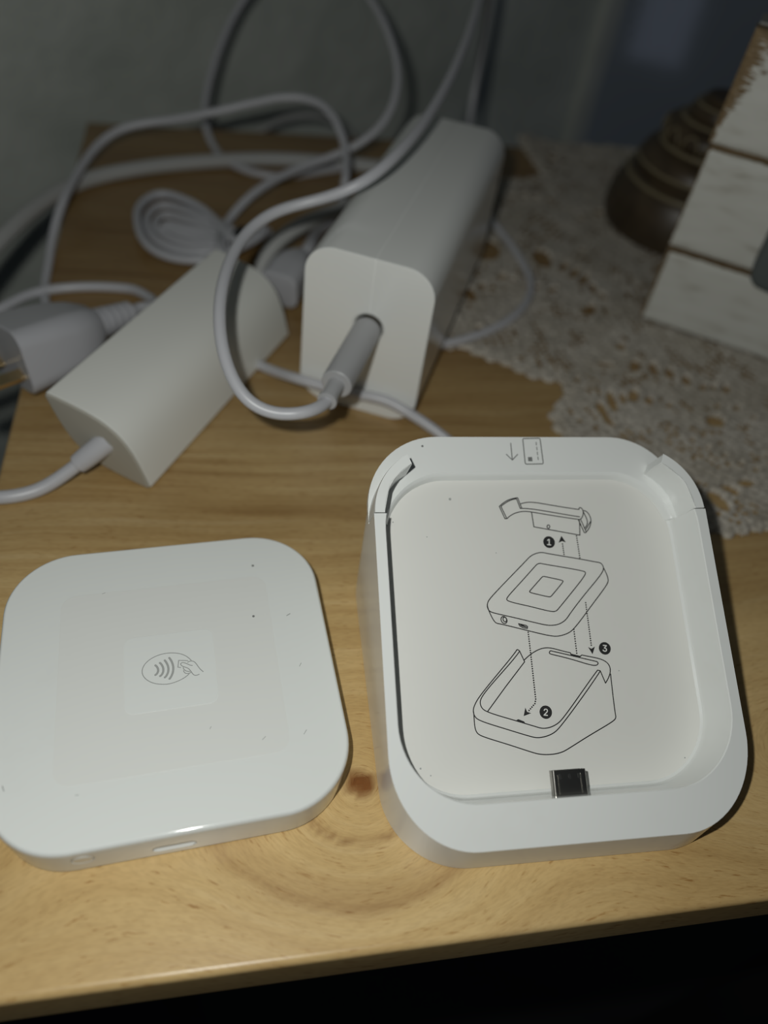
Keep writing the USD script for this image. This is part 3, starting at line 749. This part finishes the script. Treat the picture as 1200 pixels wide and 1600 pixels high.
mesh_thing('power_cable', tube(spline(pi_), 1.45), 'cord_white', 'thin white cord curving over the lace right of the tall adapter', 'cable')
pk = [atd(395, 215, 392), atd(425, 194, 395), atd(470, 181, 397), atd(515, 186, 396), atd(545, 208, 394), atd(560, 235, 396)]
mesh_thing('power_cable', tube(spline(pk), 1.6), 'thick_cord', 'blurred pale cord hanging behind the back edge of the table', 'cable')

# coiled cord with its black tie
random.seed(3)
pts = []
for i in range(5):
    zz = 1.5 + 0.5 * (i % 2) + (2.6 if i == 4 else 0)
    k = i if i < 4 else -0.2
    pts += [at(374, 366 + 3 * i, 2.0 + 1.1 * i), at(330, 339 + 9 * k, zz + 1.2), at(285, 313 + 14 * k, zz + 0.6), at(250 + 3 * k, 306 + 15 * k, zz), at(222 + 11 * k, 322 + 12 * k, zz), at(217 + 13 * k, 350 + 2 * k, zz),
            at(232 + 12 * k, 381 - 7 * k, zz), at(268 + 7 * k, 400 - 11 * k, zz), at(318, 404 - 10 * k, zz + 0.4), at(366, 390 - 4 * k, 1.8 + 0.9 * i)]
    pts += [at(402 + 3 * i, 372 - 3 * i, 2.2 + 0.9 * i), at(420 - 4 * i, 362 - 2 * i, 2.3 + 0.9 * i), at(400, 360 + 2 * i, 2.4 + 0.9 * i)]
coil = Thing('coiled_cable', 'coiled bundle of thin white cord held by a black tie', 'cable', at(300, 360))
coil.part('coil', tube(spline(pts, 10), 1.42, 12), 'cord_white', survey=True)
tc_, td_ = at(374, 374, 3.6), at(330, 360, 3.6) - at(374, 374, 3.6)
td_ /= np.linalg.norm(td_)
tv = np.cross(td_, [0, 0, 1.0])
ang = np.linspace(0, 2 * np.pi, 33)
for k_ in (-1.2, 0.9):
    loop = [tc_ + td_ * (k_ + 0.25 * math.sin(3 * a)) + tv * 6.0 * math.cos(a) + np.array([0, 0, 1.0]) * 3.4 * math.sin(a) for a in ang]
    coil.part('twist_tie', tube(np.array(loop), 0.75, 8), 'tie_black', survey=True, label='black twist tie')

# ------------------------------------------------------------------ plugs


def oriented(p0, p1, secs, roll=0.0, n=8):
    """Rounded-rectangle sections (s, width, height, radius) along p0 -> p1."""
    d = p1 - p0
    d = d / np.linalg.norm(d)
    u = np.cross(d, [0, 0, 1.0]); u /= np.linalg.norm(u)
    w = np.cross(u, d)
    u, w = u * math.cos(roll) + w * math.sin(roll), w * math.cos(roll) - u * math.sin(roll)
    return loft([p0 + d * s + o[:, :1] * u + o[:, 1:] * w for s, a, b, r in secs for o in [rrect(a, b, r, n)]]), d, u, w


g0, g1 = at(12, 556, 11), at(152, 506, 10)
pg = Thing('mains_plug', 'white mains plug with metal prongs, ribbed end and white cord at left table edge', 'plug', at(80, 540))
Lg = np.linalg.norm(g1 - g0)
pbdy, gd, gu, gw = oriented(g0, g1, [(0.0, 22.0, 17.5, 4.0), (0.5, 23.0, 18.5, 4.5), (9, 23.0, 18.0, 5.0), (16, 22.0, 17.0, 5.5), (21.5, 18.5, 15.0, 5.5), (25.5, 13.5, 12.0, 5.0), (27.2, 10.0, 9.0, 4.0)], roll=0.25)
pg.part('body', pbdy, 'plug_white', survey=True, smooth=40)
ribs = [(2.4, 26.0)]
for k_ in range(5):
    s0 = 26.6 + k_ * 2.5
    r0 = 4.6 - 0.28 * k_
    ribs += [(r0 - 0.9, s0), (r0, s0 + 0.15), (r0 - 0.1, s0 + 1.7), (r0 - 0.9, s0 + 1.85)]
ribs += [(2.0, 40), (1.6, 41)]
pg.part('strain_relief', axial(ribs, g0, gd), 'plug_white', survey=True, label='ribbed cord end')
pf = [g0 + gd * 39.5, g0 + gd * 44 + [0, 1.5, -1.0], g0 + gd * 46.5 + [-1.0, 5.5, -4.0], at(215, 455, 2.4), at(190, 450, 1.7), at(150, 448, 1.6), at(100, 450, 1.6), at(50, 459, 2.2), at(0, 483, 3), at(-60, 512, 3), at(-130, 545, 3)]
pg.part('cord', tube(spline(pf), 1.55), 'cord_white', survey=True)
for du, dw in ((-6.3, -3.5), (6.3, -3.5)):
    c = g0 + gu * du + gw * dw
    blade, *_ = oriented(c + gd * 0.5, c - gd * 17, [(0, 3.6, 1.5, 0.3), (16, 3.6, 1.5, 0.3), (17.2, 2.4, 1.1, 0.3)], roll=0.25)
    pg.part('prong', blade, 'brass', survey=True, label='metal prong')
pg2 = Thing('mains_plug', 'white plug squeezed between the two adapters', 'plug', at(450, 425))
h0, h1 = at(440, 446, 8), at(474, 398, 10)
b2_, hd, hu, hw = oriented(h0, h1, [(-3, 11.5, 11.0, 3.0), (-2.4, 13, 12.5, 3.5), (5, 13, 13, 4), (11, 11, 12, 4), (16, 7, 8, 3)])
pg2.part('body', b2_, 'plug_white', survey=True, smooth=40)
pg2.part('cord', tube(spline([h1 - hd * 1, h1 + hd * 6, at(500, 360, 5), at(545, 330, 3), at(600, 300, 2.5)]), 2.2), 'plug_white', survey=True)
pj = [at(404, 440, 4), at(410, 412, 8), at(430, 382, 12), at(462, 357, 14), at(500, 338, 13), at(540, 322, 10), at(585, 300, 5), at(620, 280, 3)]
mesh_thing('mains_cable', tube(spline(pj), np.interp(np.linspace(0, 1, 14 * 7 + 1), [0, .25, .5, 1], [1.7, 2.7, 2.6, 1.8])), 'thick_cord', 'short stretch of thick cord bulging up left of the tall adapter', 'cable')

# ------------------------------------------------------------------ lace doily
out_px = [(700, 541), (716, 537), (726, 540), (737, 548), (752, 551), (764, 558), (776, 561), (797, 567), (808, 575), (822, 580), (833, 586), (850, 590), (868, 592), (884, 596), (888, 606), (891, 620), (886, 630), (874, 640), (868, 652), (870, 664), (880, 676),
          (900, 696), (940, 720), (985, 748), (1020, 775), (1060, 806), (1100, 822), (1128, 830), (1140, 833), (1156, 827), (1170, 822), (1184, 823), (1200, 826), (1225, 818), (1260, 822), (1300, 790), (1345, 780), (1380, 720), (1430, 690), (1440, 600), (1450, 480), (1400, 380), (1330, 310), (1200, 268),
          (1060, 244), (1000, 238), (960, 234), (930, 232), (900, 229), (870, 226), (845, 221), (828, 214), (815, 216), (822, 232), (838, 254), (856, 280), (820, 285), (780, 284), (766, 292), (757, 322), (750, 352), (742, 380), (735, 402), (722, 432), (712, 462), (703, 490), (694, 520)]
outline = Polygon([tuple(at(x, y)[:2]) for x, y in out_px]).buffer(0)
# scalloped edge
ext = outline.exterior
scal = [Point(ext.interpolate(t)).buffer(2.6, 6) for t in np.arange(0, ext.length, 5.2)]
outline = unary_union([outline.buffer(-1.2)] + scal)
holes = []


def ell(x, y, a, b, rot):       # a hole in the lace: centre and half axes in pixels of the survey, laid down on the table
    o = [(x + a * math.cos(t) * math.cos(rot) - b * math.sin(t) * math.sin(rot), y + a * math.cos(t) * math.sin(rot) + b * math.sin(t) * math.cos(rot)) for t in np.linspace(0, 2 * np.pi, 14, endpoint=False)]
    holes.append(Polygon([tuple(at(px, py)[:2]) for px, py in o]))


for h_ in ((758, 394, 24, 17, .1), (846, 407, 17, 12, .7), (880, 420, 9, 5, -.6), (896, 430, 10, 5, -.7), (911, 440, 11, 5, -.9), (926, 454, 10, 5, 1.1), (941, 466, 8, 4, .8), (784, 436, 8, 5, 0), (861, 456, 8, 4, -.3), (800, 440, 5, 3, 0),
           (916, 489, 9, 6, .5), (923, 484, 8, 6, .3), (970, 544, 8, 5, .5), (991, 574, 8, 9, .2), (1020, 580, 6, 12, -.5), (1045, 586, 6, 10, -.6), (1071, 597, 6, 9, -.5), (1097, 608, 5, 6, 0), (1133, 611, 6, 6, 0), (1112, 608, 4, 5, 0),
           (940, 643, 6, 15, -.5), (956, 630, 6, 17, -.4), (972, 625, 5, 9, -.5), (989, 621, 8, 10, .2), (1013, 628, 6, 7, 0), (1044, 636, 5, 4, 0), (1116, 661, 15, 9, .3), (1165, 758, 14, 5, .1), (1140, 768, 16, 5, .45), (1122, 785, 22, 8, .7), (1120, 637, 5, 4, 0),
           (900, 597, 4, 5, 0), (944, 572, 17, 3, .1), (800, 312, 5, 3, 0), (818, 311, 5, 3, 0), (836, 312, 6, 3, 0), (858, 314, 5, 3, 0), (862, 250, 6, 4, 0), (873, 234, 5, 3, .5), (735, 462, 12, 7, 1), (752, 450, 6, 4, 0), (768, 452, 5, 3, 0), (820, 452, 5, 3, 0), (838, 452, 5, 4, 0),
           (1150, 640, 5, 3, .3), (1175, 655, 5, 3, .3), (1080, 690, 4, 4, 0), (1105, 703, 4, 4, 0), (1130, 715, 4, 4, 0), (1155, 728, 4, 4, 0), (1180, 735, 4, 4, 0), (950, 660, 12, 4, .7), (935, 335, 7, 4, 0), (905, 345, 5, 3, 0), (908, 395, 6, 3, 0), (750, 520, 4, 10, -.5)):
    ell(*h_)
hu_ = unary_union(holes)
lace = outline.difference(hu_)
mx0, my0, mx1, my1 = outline.bounds
stp = 0.62
nx, ny = int((mx1 - mx0) / stp) + 2, int((my1 - my0) / stp) + 2
gx, gy = np.meshgrid(mx0 + stp * np.arange(nx), my0 + stp * np.arange(ny))
P2 = np.column_stack([gx.ravel(), gy.ravel()])
shapely.prepare(lace)
inside = shapely.contains_xy(lace, P2[:, 0], P2[:, 1])
bd = []
for g in getattr(lace, 'geoms', [lace]):
    for r0 in [g.exterior] + list(g.interiors):
        bd += [r0.interpolate(t).coords[0] for t in np.arange(0, r0.length, 0.3)]
dist, near = cKDTree(np.array(bd)).query(P2)
bdp = np.array(bd)
# crochet relief: rows of small stitches bending round the cloth's centre
cxy = at(1260, 520)[:2]
rel = P2 - cxy
rad = np.hypot(rel[:, 0], rel[:, 1]) + 9 * (meshkit.fbm(np.column_stack([P2 / 26, 0 * P2[:, 0]]), 3, 11) - 0.5)
angl = np.arctan2(rel[:, 1], rel[:, 0])
row = 0.5 + 0.5 * np.cos(rad * 2 * np.pi / 2.7)
stitch = 0.5 + 0.5 * np.cos(angl * np.round(rad / 2.7) * 2.7 * 2 * np.pi / 1.9)
fine = meshkit.fbm(np.column_stack([P2 / 0.9, 0 * P2[:, 0]]), 2, 21)
big = meshkit.fbm(np.column_stack([P2 / 9.0, 0 * P2[:, 0]]), 2, 31)
hgt = 0.6 + 0.6 * row * (0.4 + 0.6 * stitch) + 0.9 * (fine - 0.5) + 1.2 * (big - 0.45)
# thicker stitches round the holes and along the rim
hgt += 0.55 * np.exp(-((dist - 1.0) / 0.8) ** 2)
hgt = np.clip(hgt, 0.15, 2.0) * np.clip(dist / 0.7 + 0.15, 0, 1)
gapf = meshkit.fbm(np.column_stack([P2 / 6.0, 0 * P2[:, 0]]), 2, 41)
gap = (row < 0.2) & (stitch < 0.26) & (gapf > 0.6) & (dist > 2.2)
inside &= ~gap
keep = inside | (dist < stp * 0.75)
P3 = P2.copy()
snap = ~inside & keep
P3[snap] = bdp[near[snap]]
hgt[snap] = 0.03
idx = -np.ones(len(P2), int)
ii = (np.arange(ny - 1)[:, None] * nx + np.arange(nx - 1)[None]).ravel()
quad = np.column_stack([ii, ii + 1, ii + nx + 1, ii + nx])
ok = keep[quad].all(1) & inside[quad].any(1)
quad = quad[ok]
use = np.unique(quad)
idx[use] = np.arange(len(use))
quad = idx[quad]
lv = np.column_stack([P3[use], hgt[use] + 0.05])
lf = np.vstack([quad[:, [0, 1, 2]], quad[:, [0, 2, 3]]])
mesh_thing('lace_doily', trimesh.Trimesh(lv, lf, process=False), 'lace', 'greyish white crocheted lace doily spread under the wooden block', 'doily', smooth=True)

# ------------------------------------------------------------------ painted plank block with its grey ornament
BY = math.radians(-16.5)
BB = at(1000, 499, 1.2)
block = Thing('plank_block', 'upright block of white painted planks with worn brown edges', 'wooden block', BB, BY)
PLK = [(0.3, 26.9, 0.0, 2.2), (28.6, 60.6, -1.0, 2.4), (62.0, 93.0, -1.9, 2.4)]
for z0, z1, du, wear in PLK:
    w_, d_ = 120.0, 6.0
    nxp, nzp = 121, int((z1 - z0) / 0.8) + 1
    bx_, bz_ = np.meshgrid(np.linspace(0, w_, nxp), np.linspace(0, z1 - z0, nzp))
    ex_, ez_ = np.minimum(bx_, w_ - bx_), np.minimum(bz_, z1 - z0 - bz_)
    ed = np.minimum(ex_, ez_)
    yy = 1.1 * np.exp(-ed / 0.7) + 0.25 * (meshkit.fbm(np.column_stack([bx_.ravel() / 9, bz_.ravel() / 1.6, 0 * bx_.ravel() + z0]), 3, 4).reshape(bx_.shape) - 0.5)
    fv = np.column_stack([bx_.ravel() + du, yy.ravel(), bz_.ravel() + z0])
    ii = (np.arange(nzp - 1)[:, None] * nxp + np.arange(nxp - 1)[None]).ravel()
    ff = np.vstack([np.column_stack([ii, ii + 1, ii + nxp + 1]), np.column_stack([ii, ii + nxp + 1, ii + nxp])])
    loopi = np.r_[np.arange(nxp), (np.arange(1, nzp) * nxp + nxp - 1), ((nzp - 1) * nxp + np.arange(nxp - 2, -1, -1)), (np.arange(nzp - 2, 0, -1) * nxp)]
    bv = fv[loopi].copy(); bv[:, 1] = d_
    nb = len(fv); k = np.arange(len(loopi)); k2 = (k + 1) % len(loopi)
    sf = np.vstack([np.column_stack([loopi[k], nb + k, nb + k2]), np.column_stack([loopi[k], nb + k2, loopi[k2]])])
    cb = nb + len(bv)
    av = np.vstack([fv, bv, [[w_ / 2 + du, d_, (z0 + z1) / 2]]])
    cf = np.column_stack([np.full(len(k), cb), nb + k2, nb + k])
    pth_ = block.part('plank', trimesh.Trimesh(av, np.vstack([ff, sf, cf]), process=False), 'worn_white', smooth=35)
    mp = UsdGeom.Mesh.Get(stage, pth_)
    qq = np.array(mp.GetPointsAttr().Get()) * 1000
    left = qq[:, 0] - du
    wl = 0.3
    if z0 > 60:                  # the top plank is worn bare along its left end and upper left corner
        wl = np.clip(0.5 + 3.6 * np.clip((qq[:, 2] - 64) / 20, 0, 1), 1, 5)
    e_ = np.minimum.reduce([left / wl, w_ - left, (qq[:, 2] - z0) * 4.5, (z1 - qq[:, 2]) * 4.5 if z0 < 60 else (z1 - qq[:, 2]) / 4.2])
    e_ = np.where(qq[:, 1] > 1.6, 0, e_)
    UsdGeom.PrimvarsAPI(mp).CreatePrimvar('edge', Sdf.ValueTypeNames.FloatArray, 'vertex').Set(Vt.FloatArray.FromNumpy(np.clip(e_ / 9.0, 0, 1).astype(np.float32)))
block.part('backing_board', trimesh.creation.box(bounds=[[-0.6, 3.0, 0.0], [117, 16, 92.6]]), 'block_wood', smooth=False, label='bare brown board between and behind the planks')
plastic('grey_paint', (0.26, 0.255, 0.235), 0.7)
block.part('top_strip', trimesh.creation.box(bounds=[[-1.4, 5.4, 92.65], [117, 16, 93.6]]), 'grey_paint', smooth=False, label='greyish painted top of the block')
nb_ = np.array([math.sin(BY), -math.cos(BY), 0])
orn_px = [(1171, 434), (1177, 446), (1200, 457), (1250, 470), (1300, 440), (1310, 380), (1280, 320), (1235, 300), (1200, 366), (1178, 412)]
op = Polygon([(lambda l: (l[0], l[2]))(block.loc(onplane(x, y, BB + nb_ * 3.0, nb_))[0]) for x, y in orn_px]).buffer(-2.4).buffer(2.4, 8)
om = Manifold.extrude(CrossSection([np.array(op.exterior.coords)[:-1][::(1 if op.exterior.is_ccw else -1)]]), 1)
secs = []
oc = np.array([op.exterior.interpolate(t, normalized=True).coords[0] for t in np.linspace(0, 1, 80, endpoint=False)])
if not op.exterior.is_ccw:
    oc = oc[::-1]
cc = oc.mean(0)
for k_, y_ in ((0.80, -5.2), (0.92, -4.9), (0.98, -4.0), (1.0, -2.8), (1.0, -0.1)):
    secs.append(along_y(cc + (oc - cc) * k_, y_))
block.part('ornament', loft(secs), 'ornament_grey', smooth=50, label='dark grey rounded ornament on the front of the block')

# ------------------------------------------------------------------ striped vase
vase = Thing('vase', 'dark brown beehive-shaped vase with paler ridges, behind the plank block', 'vase', [103, 327.8, 1.3])
vp = [(0, 0), (30, 0), (32.3, 1.2), (33.3, 4.5), (33.3, 9), (32.2, 14), (30.8, 18), (29.2, 20.6), (27.0, 21.8), (25.9, 22.6), (25.8, 23.6), (26.6, 25.5), (26.2, 28), (24.8, 30.8), (22.6, 32.8), (19.6, 33.6), (19.0, 34.6),
      (20.4, 36.6), (20.8, 38.4), (20.0, 41), (17.6, 43.2), (14.4, 44.2), (13.0, 45), (13.4, 46.6), (12.4, 48.8), (10.0, 49.8), (9.4, 50.4), (9.6, 51.5), (8.6, 52.5), (0, 52.8)]
vase.part('body', lathe(vp, 72), 'vase_wood', smooth=40)
for r_0, z_0, t_0 in ((29.1, 20.6, 0.9), (26.4, 26.6, 0.8), (20.2, 34.0, 0.9), (15.6, 43.6, 0.8), (11.4, 49.0, 0.7)):
    vase.part('ridge', lathe([(r_0 - 1.6, z_0 - t_0), (r_0, z_0 - t_0), (r_0 + 0.55, z_0), (r_0, z_0 + t_0), (r_0 - 1.6, z_0 + t_0)], 72), 'vase_ridge', smooth=50)
for k_ in range(14):             # carved petals round the upper tier
    a0 = 2 * math.pi * k_ / 14
    arc = []
    for t in np.linspace(0, math.pi, 13):
        z_ = 36.0 + 5.4 * math.sin(t)
        r_0 = float(np.interp(z_, [36, 36.6, 38.4, 41, 43.2], [19.9, 20.4, 20.8, 20.0, 17.6])) + 0.1
        a_ = a0 + 0.17 * math.cos(t)
        arc.append([r_0 * math.cos(a_), r_0 * math.sin(a_), z_])
    vase.part('carved_petal', tube(np.array(arc), 0.42, 6), 'vase_ridge')
